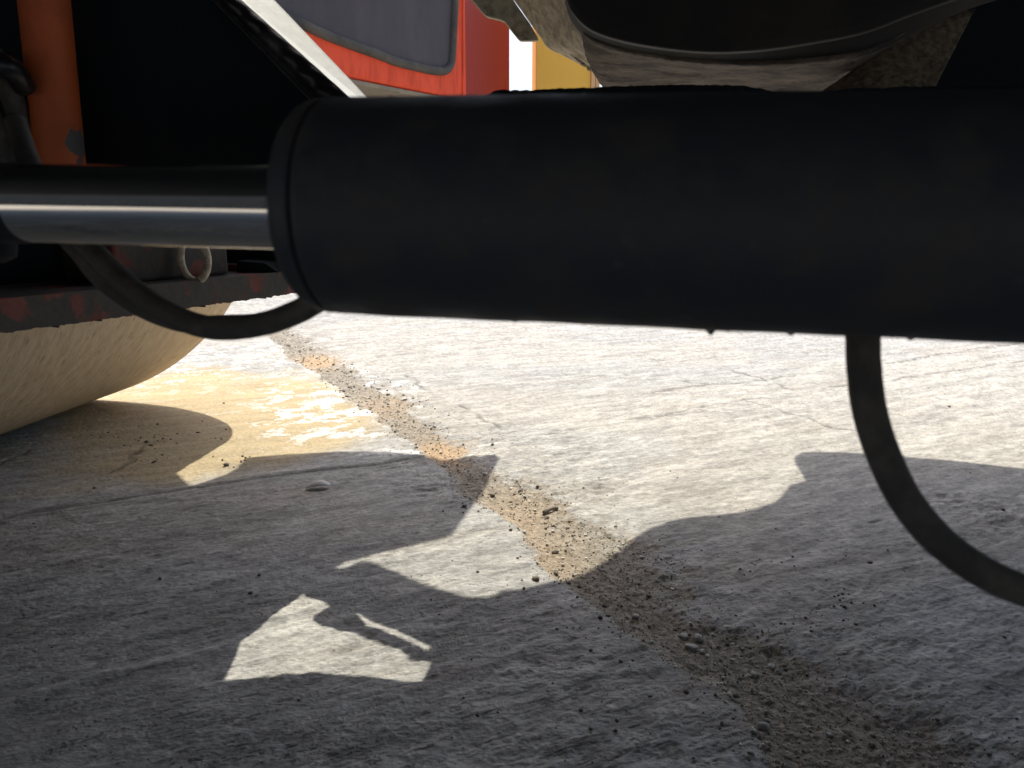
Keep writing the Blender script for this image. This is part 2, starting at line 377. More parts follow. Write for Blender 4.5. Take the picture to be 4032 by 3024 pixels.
def gz(x, y):
    z, c, m = ground_fields(np.array([[x]], float), np.array([[y]], float)); return float(z[0, 0])

# ------------------------------------------------------------------ red truck beyond
cz = 0.5
corner = at(1835, 397, 10.0)
zb = corner.z
h1 = math.radians(36); h2 = math.radians(15)
d1 = Vector((math.sin(h1), math.cos(h1), 0)); d2 = Vector((math.sin(h2), math.cos(h2), 0))
A_ = corner - d1*3.7; n1_ = Vector((d1.y, -d1.x, 0)); n2_ = Vector((d2.y, -d2.x, 0))
uend = ray(2010, 200); # far end of the side face lies on the vertical plane seen at x=2010
t_ = None
s_ = 0.0
for i in range(4000):
    s_ = i*.002; q = corner + d2*s_
    if q.x/(q.y*cp-(q.z-CAM_H)*sp) >= (2010-CX)/FPX: break
E_ = corner + d2*s_
truck = empty('red_truck', (A_.x, A_.y, 0), 'faded red truck cab with a dusty dark window, beyond the roller', 'truck')
back = Vector((-d1.y, d1.x, 0))*1.5
outline = [A_, corner, E_, E_+Vector((-2.4, 1.2, 0)), A_+back]
outline = [Vector((p.x, p.y, zb)) for p in outline]
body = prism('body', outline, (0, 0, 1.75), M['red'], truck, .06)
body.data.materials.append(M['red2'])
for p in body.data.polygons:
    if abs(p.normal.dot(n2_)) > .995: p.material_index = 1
def shrink(pts, k):
    c = sum(pts, Vector())/len(pts); return [c+(p-c)*k for p in pts]
prism('floor_pan', [p-Vector((0,0,.004)) for p in shrink(outline, .985)], (0, 0, -.05), M['under'], truck, .01)
for k in (.25, .7):
    q = A_.lerp(corner, k) + back*.45
    box('chassis_rail', (q.x-.1, q.y-.1, zb-1.35), (q.x+.1, q.y+.9, zb-.052), M['under'], truck)
for q in (A_ + back*.5, E_ + Vector((-1.3, .5, 0))):
    lathe('wheel', [(-.15,.2),(-.15,.44),(-.11,.50),(.11,.50),(.15,.44),(.15,.2)], (q.x-.2, q.y+.3, .5), (.8, -.6, 0), M['tyre'], truck, 48)
gpx = [(1060,40),(1150,78),(1300,147),(1480,213),(1560,244),(1640,264),(1700,277),(1745,279),(1768,262),(1777,225),(1783,100),(1788,0),(1790,-150),(1775,-400),(1000,-420),(960,-200),(980,-20)]
gp = [on_plane(x, y, corner, n1_) for x, y in gpx]
tube('window_gasket', [p+n1_*.01 for p in gp]+[gp[0]+n1_*.01], .052, M['gasket'], truck, 6, 12)
prism('window', [p+n1_*.001 for p in gp], n1_*.006, M['glass'], truck, 0)
seam = [on_plane(1822, y, corner, n1_)+n1_*.001 for y in (398, 200, 0, -200)]
tube('corner_moulding', seam, .017, M['red'], truck, 3, 10)

# ------------------------------------------------------------------ yellow panel far behind
yl = at(2110, 345, 12.0); yr = at(2326, 345, 12.0); ye = at(2361, 345, 12.0)
yc = empty('yellow_container', ((yl.x+yr.x)/2, 12, 0), 'tall yellow steel container wall with brown scuffs, far behind the truck', 'container')
box('wall_panel', (yl.x, 12.0, .15), (yr.x, 14.4, 4.1), M['yellow'], yc, .01)
box('corner_post', (yr.x+.001, 11.97, .0), (yr.x+.06, 12.1, 4.15), M['yellow2'], yc, .006)
box('corner_post', (yr.x+.072, 11.98, .0), (ye.x, 12.1, 4.15), M['yellow2'], yc, .006)
box('base_rail', (yl.x, 11.98, .0), (yr.x, 14.4, .148), M['yellow2'], yc, .01)

# ------------------------------------------------------------------ the road roller
RR = .76; ax_h = math.radians(5.886)
axd = Vector((math.sin(ax_h), math.cos(ax_h), 0)); tdir = Vector((math.cos(ax_h), -math.sin(ax_h), 0))
Cc = Vector((-1.9414*.76, 3.0866*.76, 0))
rol = empty('road_roller', (0, .9, 0), 'road roller seen from under its steering joint: dusty drum, steering cylinder and hoses', 'road roller')
W = 2.1
pr = [(-W, .40), (-W, .70), (-W+.001, RR-.012), (-W+.012, RR)] + [(-W+.012+(W-.024)*i/40, RR) for i in range(1, 40)] + [(-.012, RR), (-.001, RR-.012), (0, .70), (-.06, .66), (-.06, .12), (-.02, .11), (-.02, .001)]
lathe('drum', pr, Cc + Vector((0,0,RR)), axd, M['drum'], rol, 256)

# overhead deck: unseen, outline and openings shaped to cast the ground shade
H = 1.47
def lift(px, py, z=H):
    x, y = gnd(px, py); return Vector((x+SUN.x*z, y+SUN.y*z, z))
def lg(x, y, z=H): return Vector((x+SUN.x*z, y+SUN.y*z, z))
front_edge = [(560,1740),(694,1863),(752,1917),(830,1893),(900,1862),(940,1838),(962,1812),(975,1801),(1080,1792),(1200,1785),(1400,1775),(1500,1775),(1640,1788),(1700,1799),(1800,1797),(1900,1793),(1950,1790),(1966,1800),(1940,1850),(1900,1930),(1840,2020),(1780,2105),(1700,2126),(1600,2150),(1500,2176),(1420,2200),(1370,2209),(1345,2222),(1322,2240),
   (1352,2240),(1380,2230),(1412,2214),(1445,2212),(1500,2228),(1560,2250),(1620,2281),(1700,2310),(1770,2336),(1850,2352),(1910,2354),(1945,2352),(1960,2338),(1990,2330),(2050,2322),(2110,2305),(2200,2280),(2270,2252),(2330,2225),(2365,2200),(2400,2180),(2480,2130),(2560,2080),(2620,2055),(2700,2036),(2800,2028),(2900,2018),(2980,2000),(3060,1970),(3085,1940),(3110,1910),(3170,1892),(3160,1870),(3143,1845),(3128,1815),(3128,1797),(3145,1786),(3170,1781),(3250,1779),(3330,1780),(3500,1790),(3700,1808),(4032,1843),(4600,1905)]
outer = [lift(*p) for p in front_edge] + [lg(3.3, 1.35), lg(3.3, -1.85), lg(-2.6, -1.85), lg(-2.6, 1.5)]
holeB = [(884,2680),(915,2612),(953,2532),(1010,2480),(1073,2424),(1135,2378),(1197,2335),(1215,2350),(1262,2362),(1308,2383),(1270,2402),(1238,2424),(1233,2440),(1238,2455),(1257,2468),(1308,2470),(1340,2476),(1396,2488),(1440,2503),(1491,2527),(1540,2545),(1586,2563),(1640,2585),(1700,2604),(1680,2645),(1662,2684),(1600,2682),(1523,2674),(1400,2660),(1300,2647),(1238,2645),(1120,2655),(1016,2668)]
holeC = [(1386,2426),(1412,2425),(1447,2433),(1530,2466),(1611,2499),(1700,2541),(1760,2560),(1786,2570),(1780,2586),(1740,2582),(1713,2572),(1630,2536),(1542,2497),(1500,2478),(1442,2463),(1440,2450)]
# member with the sunlit top
SD = .95; SW = .105
a0 = at(941, 0, SD); a1 = at(1393, 404, SD); dirs = (a1-a0)
b0 = at(1086, 0, SD+SW); b1 = at(1468, 404, SD+SW)
a_top = a0-dirs*.35; a_bot = a0+dirs*1.35
b_dir = b1-b0; b_top = b0-b_dir*.35; b_bot = b0+b_dir*1.35
def sh(p): return Vector((p.x+SUN.x*(H-p.z), p.y+SUN.y*(H-p.z), H))   # where the ray to p crosses the deck
s0, s1, s2, s3 = sh(a0-dirs*.12), sh(a0+dirs*1.08), sh(b0+b_dir*1.08), sh(b0-b_dir*.12)
cc_ = (s0+s1+s2+s3)/4
slot = [s0, s1, s2, s3]  # deck opening added so sun reaches the flange top
def deck(name, outer, holes, thick, mat, parent):
    loops = [outer]+holes; tris = tessellate_polygon(loops); flat = [p for l in loops for p in l]; n = len(flat)
    V = [p for p in flat] + [p+Vector((0,0,thick)) for p in flat]
    F = [tuple(t) for t in tris] + [tuple(i+n for i in reversed(t)) for t in tris]
    k = 0
    for l in loops:
        m = len(l); F += [(k+i, k+(i+1) % m, k+(i+1) % m+n, k+i+n) for i in range(m)]; k += m
    return link(name, mesh(name, V, F), mat, parent)
rndj = random.Random(5)
def rag(pts, amp):      # roughens the sun patch outline: subdivide and jitter
    out = []
    for a, b in zip(pts, pts[1:]+pts[:1]):
        k = max(1, int((b-a).length/.012))
        for i in range(k):
            q = a.lerp(b, i/k); out.append(q+Vector((rndj.uniform(-amp, amp), rndj.uniform(-amp, amp), 0)) if i else q)
    return out
def blobs(px): return [lift(*p) for p in px]
bigh = [(840,2712),(905,2545),(1070,2375),(1190,2305),(1330,2350),(1400,2400),(1830,2560),(1800,2612),(1720,2645),(1690,2712),(1240,2682),(1016,2702)]
deck('shade_deck', outer, [blobs(bigh), slot], .008, M['cavity'], rol)
LZ = .66      # low plate added unseen behind the barrel; its holes shape the sunlit patches
def low(px): return [lift(x, y, LZ) for x, y in px]
deck('sun_mask', low([(790,2745),(850,2560),(1080,2330),(1190,2268),(1400,2330),(1900,2535),(1890,2640),(1760,2745),(1240,2725)]), [rag(low(holeB), .0009), rag(low(holeC), .0009)], .006, M['cavity'], rol)

# sloping member and the dark plate closing the cavity beside it
def quadbar(name, q, mat, parent, bev=.003):
    """q: 8 points"""
    F = [(0,1,2,3),(7,6,5,4),(0,4,5,1),(1,5,6,2),(2,6,7,3),(3,7,4,0)]
    o = link(name, mesh(name, q, F), mat, parent)
    return bevel(o, bev) if bev else o
dn = Vector((-.010, 0, -.009))
mem = quadbar('frame_flange', [a_top, a_bot, b_bot, b_top, a_top+dn, a_bot+dn, b_bot+dn, b_top+dn], M['white'], rol, .004)
# near face band (glossy chipped black) from the white edge to the thin lower lip
c0 = at(845, 0, SD-.012); c1 = at(1232, 398, SD-.012); cd = c1-c0
e0 = at(937, 0, SD-.012); e1 = at(1389, 404, SD-.012); ed = e1-e0
V = []; nseg = 60
for i in range(nseg+1):
    t = -.35+1.7*i/nseg
    for j in range(7):
        s = j/6; p = (c0+cd*t).lerp(e0+ed*t, s)
        p.y += -.012*math.sin(math.pi*s)*.3 + .010*abs(s-.55)*2 - (.006 if j == 0 else 0) + .002*math.sin(t*37+s*5)*math.sin(s*3.1)
        V.append(p)
F = [(i*7+j, i*7+j+1, (i+1)*7+j+1, (i+1)*7+j) for i in range(nseg) for j in range(6)]
fb = link('flange_web', mesh('flange_web', V, F, True), M['gloss'], rol)
so = fb.modifiers.new('s', 'SOLIDIFY'); so.thickness = .006; so.offset = 0
tube('flange_lip', [c0+cd*t+Vector((0, -.006, 0)) for t in (-.35, 0, .3, .6, 1, 1.3)], .0022, M['gloss'], rol, 6, 8)
# dark plate standing in for the shaded cavity, behind the band
pl = [at(-900,-900,SD+.02), at(300,-900,SD+.02), c0-cd*.9+Vector((0,.03,0)), c0+cd*1.5+Vector((.01,.03,0)), at(1330,1010,SD+.02), at(1100,900,SD+.02), at(-900,900,SD+.02)]
pl = [Vector((p.x, SD+.02, p.z)) for p in pl]
prism('cavity_plate', pl, (0, .02, 0), M['cavity'], rol)
# lower thick plate with its ragged edge
la = at(-500, 1378, .84); lb = at(1172, 1152, 1.5); zlow = lb.z
la = Vector((la.x, la.y, zlow))
ld = (lb-la)
# place the near end so that it lies on the photographed line
best = min(((abs((at(0,1311,y).z-zlow)), y) for y in [i*.005 for i in range(120, 320)]), key=lambda t: t[0])
pm = at(0, 1311, best[1]); pm.z = zlow; ld = (lb-pm).normalized(); la = pm-ld*.5
nb = Vector((-ld.y, ld.x, 0))
L = (lb-la).length; ns = 600
V = []
rn = random.Random(3)
for i in range(ns+1):
    t = i/ns; p = la+ld*L*t
    jag = (rn.random()**3)*.0018 + .0008*math.sin(i*.37)*math.sin(i*.13)+(.003 if rn.random() < .02 else 0)
    V += [p+Vector((0,0,-jag)), p+Vector((0,0,.044)), p+nb*.22+Vector((0,0,.044)), p+nb*.22]
F = []
for i in range(ns):
    a = i*4; F += [(a+j, a+(j+1) % 4, a+4+(j+1) % 4, a+4+j) for j in range(4)]
F += [(0,1,2,3), tuple(ns*4+j for j in (3,2,1,0))]
link('lower_plate', mesh('lower_plate', V, F), M['lug'], rol)
# extra edge step near the far end
e_far = [lb+Vector((0,0,.0445)), lb+ld*.055+nb*.03+Vector((0,0,.0445)), lb+ld*.03+nb*.15+Vector((0,0,.0445)), lb-ld*.08+nb*.16+Vector((0,0,.0445))]
prism('plate_end', e_far, (0,0,.012), M['lug'], rol)
def onpl(px, off=0.02):       # point above the plate seen at column px
    for i in range(2000):
        p = la+ld*L*(i/1600.); d = p.y*cp-(p.z-CAM_H)*sp
        if p.x/d*FPX+CX >= px: return p+nb*off
zt = zlow+.0445
q0, q1 = onpl(560, .05), onpl(985, .045)
bo = prism('bearing_block', [q0+Vector((0,0,zt-q0.z)), q1+Vector((0,0,zt-q1.z)), q1+nb*.10+Vector((0,0,zt-q1.z)), q0+nb*.12+Vector((0,0,zt-q0.z))], (0,0,.10), M['lug'], rol, .006)
q = onpl(800, .012); q.z = zt+.034
rd = Vector((1, -.15, 0)).normalized()
pts = [q+rd*.025*math.cos(g)+Vector((0,0,1))*.037*math.sin(g) for g in [2*math.pi*i/24 for i in range(24)]]
tube('lifting_eye', pts, .0066, M['mud'], rol, 1, 12, closed=True)
q = onpl(1060, .05)
prism('wedge', [Vector((q.x-.02,q.y,zt)), Vector((q.x+.06,q.y,zt)), Vector((q.x+.035,q.y,zt+.018)), Vector((q.x-.02,q.y,zt+.022))], (0,.08,0), M['cavity'], rol)
prism('dark_filler', [at(x, y, 1.56) for x, y in [(860,880),(1420,880),(1420,1085),(1230,1078),(1150,1062),(1105,1045),(1060,1062),(1005,1088),(860,1096)]], (0,.03,0), M['cavity'], rol)  # dark sheet added to fill the gap where shade belongs
# dark block added for the shade between cavity plate and lower plate
prism('dark_infill', [onpl(-300, .19)+Vector((0,0,.045)), onpl(560, .19)+Vector((0,0,.045)), onpl(1120, .15)+Vector((0,0,.045)), onpl(1120,.17)+Vector((0,0,.045)), onpl(-300,.21)+Vector((0,0,.045))], (0,0,.32), M['cavity'], rol)

# orange pillar
p0, p1 = at(254, 800, .90), at(168, -60, .90)
pil = tube('pillar', [p0, p0.lerp(p1,.5), p1+(p1-p0)*.2], .0262, M['orange'], rol, 12, 40)
# bare primer patch with its own outline on the pillar
pv = []
for (x, y) in [(268,492),(280,487),(300,494),(322,500),(326,560),(336,640),(318,645),(300,610),(284,560),(272,530)]:
    pass
nt_ = M['orange'].node_tree; bs = nt_.nodes['Principled BSDF']
geo = N(nt_, 'ShaderNodeNewGeometry'); ctr = at(322, 575, .885)
sb = N(nt_, 'ShaderNodeVectorMath', operation='SUBTRACT'); sb.inputs[1].default_value = ctr; nt_.links.new(geo.outputs['Position'], sb.inputs[0])
ml = N(nt_, 'ShaderNodeVectorMath', operation='MULTIPLY'); ml.inputs[1].default_value = (1/.014, 1/.04, 1/.031); nt_.links.new(sb.outputs[0], ml.inputs[0])
ln = N(nt_, 'ShaderNodeVectorMath', operation='LENGTH'); nt_.links.new(ml.outputs[0], ln.inputs[0])
nn = N(nt_, 'ShaderNodeTexNoise'); nn.inputs['Scale'].default_value = 60; nt_.links.new(geo.outputs['Position'], nn.inputs[0])
ad = N(nt_, 'ShaderNodeMath', operation='ADD'); nt_.links.new(ln.outputs['Value'], ad.inputs[0]); nt_.links.new(nn.outputs[0], ad.inputs[1])
gt = N(nt_, 'ShaderNodeMath', operation='LESS_THAN'); gt.inputs[1].default_value = 1.5; nt_.links.new(ad.outputs[0], gt.inputs[0])
src = bs.inputs['Base Color'].links[0].from_socket
mxx = N(nt_, 'ShaderNodeMix', data_type='RGBA'); nt_.links.new(gt.outputs[0], mxx.inputs[0]); nt_.links.new(src, mxx.inputs[6]); mxx.inputs[7].default_value = (.13,.125,.13,1)
nt_.links.new(mxx.outputs[2], bs.inputs['Base Color'])
# hoses hanging at the far left
for P in ([(-120,150),(-10,230),(40,380),(90,520),(170,720)], [(-160,260),(20,330),(75,470),(60,600),(80,760)], [(-150,420),(-40,450),(0,560),(30,700),(40,800)]):
    tube('hydraulic_hose', [at(x, y, .86+i*.01) for i, (x, y) in enumerate(P)], .010, M['rubber'], rol, 8, 14)
tube('hose_elbow', [at(-60,235,.84), at(10,255,.83), at(60,285,.84), at(95,340,.86)], .012, M['gloss'], rol, 6, 14)

# steering cylinder
def cam_pt(px, py, d):   # by camera depth
    u = (px-CX)/FPX; v = (CY-py)/FPX
    return Vector((u*d, d*(cp+v*sp), CAM_H+d*(-sp+v*cp)))
G0 = cam_pt(1306, 822, .350); G1 = cam_pt(4032, 868, .296)
cyl_ax = (G1-G0).normalized(); RB = .0493
rb = random.Random(9); clumps = [(rb.uniform(.02,.55), rb.uniform(0,6.28), rb.uniform(.0008,.0016), rb.uniform(.0003,.0008)) for _ in range(110)]
clumps += [(.178, 1.60, .0020, .0032), (.182, -1.52, .0018, .0018), (.212, 1.60, .0016, .0018), (.26, 1.57, .0014, .0014), (.225,-1.56,.0016,.0012)]
def bumps(s, g):
    v = .00025*math.sin(s*90+g*3)*math.sin(g*5+s*40)
    for (cs, cg, r, h) in clumps:
        ds = (s-cs)
        if abs(ds) < .01:
            dg = (g-cg+math.pi) % (2*math.pi)-math.pi; q = (ds*ds+(dg*RB)**2)/(r*r)
            if q < 9: v += h*math.exp(-q)
    return v
prof = [(.0035, RB-.006), (.0035, RB-.0012), (.0045, RB-.0004)] + [(.006+.0012*i, RB) for i in range(0, 400)] + [(.49, RB*.7), (.49, .001)]
cyl = lathe('steering_cylinder', prof, G0, cyl_ax, M['barrel'], rol, 180, bumps)
gprof = [(-.0095, .018), (-.0100, .030), (-.0100, .0415), (-.0088, .0446), (-.006, RB-.0022), (-.003, RB-.0008), (.0015, RB-.0004), (.0030, RB-.0022), (.0032, .02)]
lathe('gland_collar', gprof, G0, cyl_ax, M['barrel'], cyl, 180)
# the rod, its eye
lathe('piston_rod', [(-.17, .001), (-.17, .0196), (-.0099, .0196), (-.0097, .0001)], G0, cyl_ax, M['chrome'], cyl, 160)
lathe('rod_eye', [(-.42, .001), (-.42, .0205), (-.172, .0203), (-.166, .0199), (-.1655, .0195)], G0, cyl_ax, M['black'], cyl, 80)
rp = G0-cyl_ax*.222
lathe('eye_pin', [(-.028, .001), (-.028, .030), (-.024, .036), (.020, .036), (.024, .030), (.024, .001)], rp, (0.1, 0.15, 1), M['cavity'], cyl, 48)

# hoses of the cylinder
tube('cylinder_hose', [cam_pt(x, y, d) for x, y, d in ((1560,1120,.43),(1400,1130,.43),(1310,1150,.43),(1240,1190,.43),(1170,1228,.43),(1050,1272,.43),(900,1293,.435),(780,1280,.44),(650,1225,.45),(520,1135,.46),(420,1042,.47),(330,950,.48),(230,830,.49),(120,650,.50),(60,480,.52))], .0070, M['rubber'], rol, 10, 24, wob=.02)
tube('cylinder_hose', [cam_pt(x, y, d) for x, y, d in ((1500,1150,.50),(1300,1180,.50),(1050,1262,.50),(880,1275,.50),(730,1275,.50),(580,1225,.50),(460,1150,.50),(380,1080,.50),(310,990,.50),(200,870,.50),(60,700,.50))], .0062, M['rubber'], rol, 10, 20, wob=.02)
tube('cylinder_hose', [cam_pt(x, y, .345) for x, y in ((3370,1050),(3385,1200),(3397,1330),(3400,1430),(3420,1600),(3470,1770),(3560,1960),(3690,2120),(3850,2240),(4020,2320),(4220,2360),(4500,2370))], .0076, M['rubber'], rol, 10, 28, wob=.015)

# rough bar behind the barrel
top = [(1700,470),(1840,412),(1880,398),(1915,372),(1955,352),(1990,350),(2010,353),(2060,352),(2140,350),(2200,346),(2300,343),(2400,338),(2500,335),(2600,332),(2700,331),(2760,331),(2850,332),(2950,337),(3010,348),(3060,358),(3100,361),(3150,359),(3200,361),(3300,353),(3400,341),(3480,345),(3560,337),(3700,338),(3900,338),(4300,336)]
V = []; YB = .78; rn = random.Random(12)
fine_top = []
for (x0, y0), (x1, y1) in zip(top[:-1], top[1:]):
    k = max(1, int((x1-x0)/12))
    for i in range(k): fine_top.append((x0+(x1-x0)*i/k, y0+(y1-y0)*i/k + (rn.random()-.5)*4.5*(1 if x0 > 1900 else 0)))
nf = len(fine_top); rows = 7
for (x, y) in fine_top:
    p = at(x, y, YB); base = at(x, 1050, YB)
    V += [Vector((p.x, YB+.012, base.z)), Vector((p.x, YB-.004, p.z-.05)), Vector((p.x, YB-.004, p.z-.02+rn.uniform(-.001,.001))), Vector((p.x, YB, p.z-.006)), p+Vector((0, .004, 0)), Vector((p.x, YB+.14, p.z-.030)), Vector((p.x, YB+.14, base.z))]
F = [(i*rows+j, i*rows+(j+1) % rows, (i+1)*rows+(j+1) % rows, (i+1)*rows+j) for i in range(nf-1) for j in range(rows)]
F += [tuple(range(rows)), tuple((nf-1)*rows+j for j in range(rows))]
link('joint_bar', mesh('joint_bar', V, F), M['black'], rol)

# mud splashed plates
m1 = [(1780,-120),(1858,0),(1900,49),(1916,64),(1945,72),(1976,79),(1990,87),(2008,111),(2026,134),(2044,155),(2052,160),(2085,160),(2117,159),(2122,156),(2110,132),(2087,92),(2052,43),(2022,0),(1950,-120)]
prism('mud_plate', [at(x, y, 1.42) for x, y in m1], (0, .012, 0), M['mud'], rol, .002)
rows_ = [  # left edge of the second plate and its body, nearer and bent towards the belly
 [(1948,-120,1.36),(2022,0,1.34),(2055,45,1.335),(2087,92,1.33),(2117,133,1.33),(2135,158,1.33),(2150,182,1.33),(2166,196,1.33),(2204,213,1.33),(2242,232,1.33),(2280,252,1.32),(2325,274,1.32),(2361,294,1.31),(2384,330,1.31),(2388,360,1.31)],
 [(2200,-120,1.18),(2240,0,1.18),(2262,40,1.18),(2280,80,1.18),(2297,112,1.17),(2310,140,1.17),(2322,166,1.17),(2332,190,1.18),(2345,220,1.2),(2352,240,1.2),(2358,258,1.22),(2366,280,1.24),(2376,305,1.26),(2388,334,1.28),(2395,365,1.28)]]
V = []; K = 24; rn = random.Random(4)
for a, b in zip(*rows_):
    A1, B1 = at(*a), at(*b)
    for k in range(K+1):
        q = A1.lerp(B1, k/K); q.y += .0015*(rn.random()-.5)*(1 if 0 < k < K else 0); V.append(q)
nr_ = len(rows_[0])
o = link('mud_plate', mesh('mud_plate', V, [(i*(K+1)+k, i*(K+1)+k+1, (i+1)*(K+1)+k+1, (i+1)*(K+1)+k) for i in range(nr_-1) for k in range(K)], True), M['mud'], rol)
s = o.modifiers.new('s', 'SOLIDIFY'); s.thickness = .01; s.offset = 1
# mud cake hanging in the corner of that plate
V, F = [], []
for (x, y, r) in [(2290,232,14),(2310,250,16),(2335,268,16),(2355,286,12),(2275,225,10),(2320,232,14),(2345,250,12),(2300,215,12),(2260,215,9),(2340,228,9)]:
    c_ = at(x, y, 1.285); r_ = r/FPX*1.35; b0 = len(V)
    for (i, j) in [(i, j) for i in range(1, 6) for j in range(10)]:
        th = math.pi*i/6; ph = 2*math.pi*j/10; rr = r_*rn.uniform(.7, 1.15)
        V.append(c_+Vector((math.sin(th)*math.cos(ph)*rr*1.4, math.cos(th)*rr*.5, math.sin(th)*math.sin(ph)*rr*.8)))
    F += [(b0+i*10+j, b0+i*10+(j+1) % 10, b0+(i+1)*10+(j+1) % 10, b0+(i+1)*10+j) for i in range(4) for j in range(10)]
    F += [tuple(b0+j for j in range(10)), tuple(b0+40+j for j in range(10))]
link('mud_cake', mesh('mud_cake', V, F), M['mud'], rol)

# belly of the rear frame: black tank, recessed band, dusty sheet below
def loft(name, rows, mat, parent, sub=10, jit=0, thick=.006):
    R_ = [spline([at(*p) for p in r], sub) for r in rows]; n = len(R_[0]); V = []; K = 10
    rn = random.Random(n)
    rr = []
    for a, b in zip(R_[:-1], R_[1:]):
        for k in range(K): rr.append([p.lerp(q, k/K) for p, q in zip(a, b)])
    rr.append(R_[-1])
    for r in rr:
        for p in r: V.append(p+Vector((rn.uniform(-jit,jit), rn.uniform(-jit,jit), rn.uniform(-jit,jit))))
    F = [(i*n+j, i*n+j+1, (i+1)*n+j+1, (i+1)*n+j) for i in range(len(rr)-1) for j in range(n-1)]
    o = link(name, mesh(name, V, F, True), mat, parent)
    s = o.modifiers.new('s', 'SOLIDIFY'); s.thickness = thick; s.offset = 0
    return o
X_ = [2232, 2262, 2330, 2450, 2620, 2800, 3000, 3200, 3400, 3600, 3800, 4100]
tb = [-20, 50, 115, 158, 188, 203, 194, 165, 125, 50, -20, -120]        # lower edge of the black tank
bb = [10, 85, 150, 195, 224, 242, 247, 236, 212, 125, 32, -60]        # lower edge of the recess
loft('belly_tank', [[(x+i*0, -500, .98) for i, x in enumerate(X_)], [(x, y-40, .955) for x, y in zip(X_, tb)], [(x, y-8, .96) for x, y in zip(X_, tb)], [(x, y, .985) for x, y in zip(X_, tb)]], M['tank'], rol)
loft('tank_rim', [[(x, y-3, 1.0) for x, y in zip(X_, tb)], [(x, y, 1.03) for x, y in zip(X_, bb)]], M['tank'], rol)
X2 = [2290, 2340, 2450, 2620, 2800, 3000, 3150, 3265, 3360, 3450, 3560]
t2 = [105, 150, 192, 222, 240, 245, 238, 226, 210, 180, 125]
m2 = [230, 262, 268, 276, 290, 300, 305, 300, 262, 212, 145]
l2 = [352, 360, 362, 366, 372, 384, 388, 380, 320, 250, 168]
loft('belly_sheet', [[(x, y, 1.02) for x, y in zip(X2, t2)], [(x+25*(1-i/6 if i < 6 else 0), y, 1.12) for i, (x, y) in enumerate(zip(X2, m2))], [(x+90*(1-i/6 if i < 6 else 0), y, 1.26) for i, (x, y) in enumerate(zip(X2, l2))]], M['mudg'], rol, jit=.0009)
X3 = [3245, 3330, 3420, 3493, 3620, 3748, 3835]
t3 = [362, 303, 232, 175, 108, 55, 40]
Xl = [3245, 3330, 3400, 3470, 3540, 3600, 3655]
l3 = [398, 400, 400, 400, 398, 396, 392]
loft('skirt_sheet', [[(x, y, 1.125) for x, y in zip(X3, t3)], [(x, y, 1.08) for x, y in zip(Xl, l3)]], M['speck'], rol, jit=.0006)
box('rear_crossmember', (at(3640,380,1.2).x, 1.2, at(3700,420,1.2).z), (1.4, 1.28, 1.15), M['cavity'], rol)
# dark shed behind the camera, added unseen so the rod reflects dark
backdrop = empty('backdrop', (0, -6, 0), 'long dark corrugated shed with a sliding door, added unseen behind the camera to darken reflections', 'backdrop')
V, F = [], []
for i in range(401):
    x = -12+i*.06; dy = .02*math.sin(i*math.pi/2)
    V += [(x, -5.4+dy, 0), (x, -5.4+dy, 5.3), (x, -9.4, 5.9), (x, -9.4, 0)]
for i in range(400): F += [(i*4+j, i*4+4+j, i*4+5+j, i*4+1+j) for j in range(3)]
link('wall', mesh('wall', V, F), M['cavity'], backdrop)
box('door', (-2, -5.35, .05), (1.2, -5.30, 3.2), M['cavity'], backdrop)
# body above the deck and rear tyres, out of this view
box('engine_hood', (.95, .45, H+.01), (3.1, 1.95, 2.5), M['orange'] if False else M['red'], rol, .05)
for (y) in (.75, 2.0):
    lathe('rear_tyre', [(-.25,.35),(-.25,.62),(-.20,.72),(.20,.72),(.25,.62),(.25,.35)], (2.75, y, .72), (0,1,0), M['tyre'], rol, 64)
box('rear_axle', (2.65, .9, .62), (2.85, 1.9, .82), M['cavity'], rol)

# ------------------------------------------------------------------ stones, grit, crumbs, shell
def rock_mesh(name, seed, sub=2, flat=.65):
    bm = bmesh.new(); bmesh.ops.create_icosphere(bm, subdivisions=sub, radius=1)
    rn = random.Random(seed); pl = [Vector((rn.gauss(0,1), rn.gauss(0,1), rn.gauss(0,1))).normalized() for _ in range(9)]
    ds = [rn.uniform(.55, .9) for _ in pl]
    for v in bm.verts:
        for p, d in zip(pl, ds):
            k = v.co.dot(p)-d
            if k > 0: v.co -= p*k
        v.co *= rn.uniform(.95, 1.05)
        v.co = Vector((v.co.x*1.15, v.co.y*.9, v.co.z*flat))
    me = bpy.data.meshes.new(name); bm.to_mesh(me); bm.free(); return me
rocks = [rock_mesh('stone', i, 2) for i in range(5)]
for m in rocks: m.materials.append(M['stone'])
rocksd = [rock_mesh('crumb', i+20, 2) for i in range(3)]
for m in rocksd: m.materials.append(M['crumb'])
rn = random.Random(8)
S = [(2750,2502,19,'pale blocky stone in the shaded grit, rear one of the close cluster'),(2722,2538,24,'broad flat pale stone in the shaded grit, left front of the cluster'),(2768,2552,14,'small pale stone touching the broad flat stone on its right'),
 (2694,2494,18,'flat grey stone left behind the stone cluster in the gritty joint'),(2503,2418,17,'dull brown stone at the left rim of the shaded grit'),(2638,2390,14,'pale chip lying alone in the grit above the stone cluster'),
 (2886,2582,11,'narrow upright pale chip right of the stone cluster'),(3041,2610,19,'flat pale stone at the right side of the shaded grit'),(2966,2642,14,'pointed pale chip in the middle of the wide grit patch'),
 (3006,2857,25,'large oblong pale stone near the bottom of the grit'),(3025,2821,11,'small round stone just behind the large oblong one'),(3269,2877,15,'lone pale stone far right in the foreground grit'),(2874,2730,16,'grey stone beside the broken slab edge'),(2958,2965,11,'small whitish stone closest to the bottom edge of the photo'),(2926,2542,9,'tiny pale stone behind the flat stone on the right')]
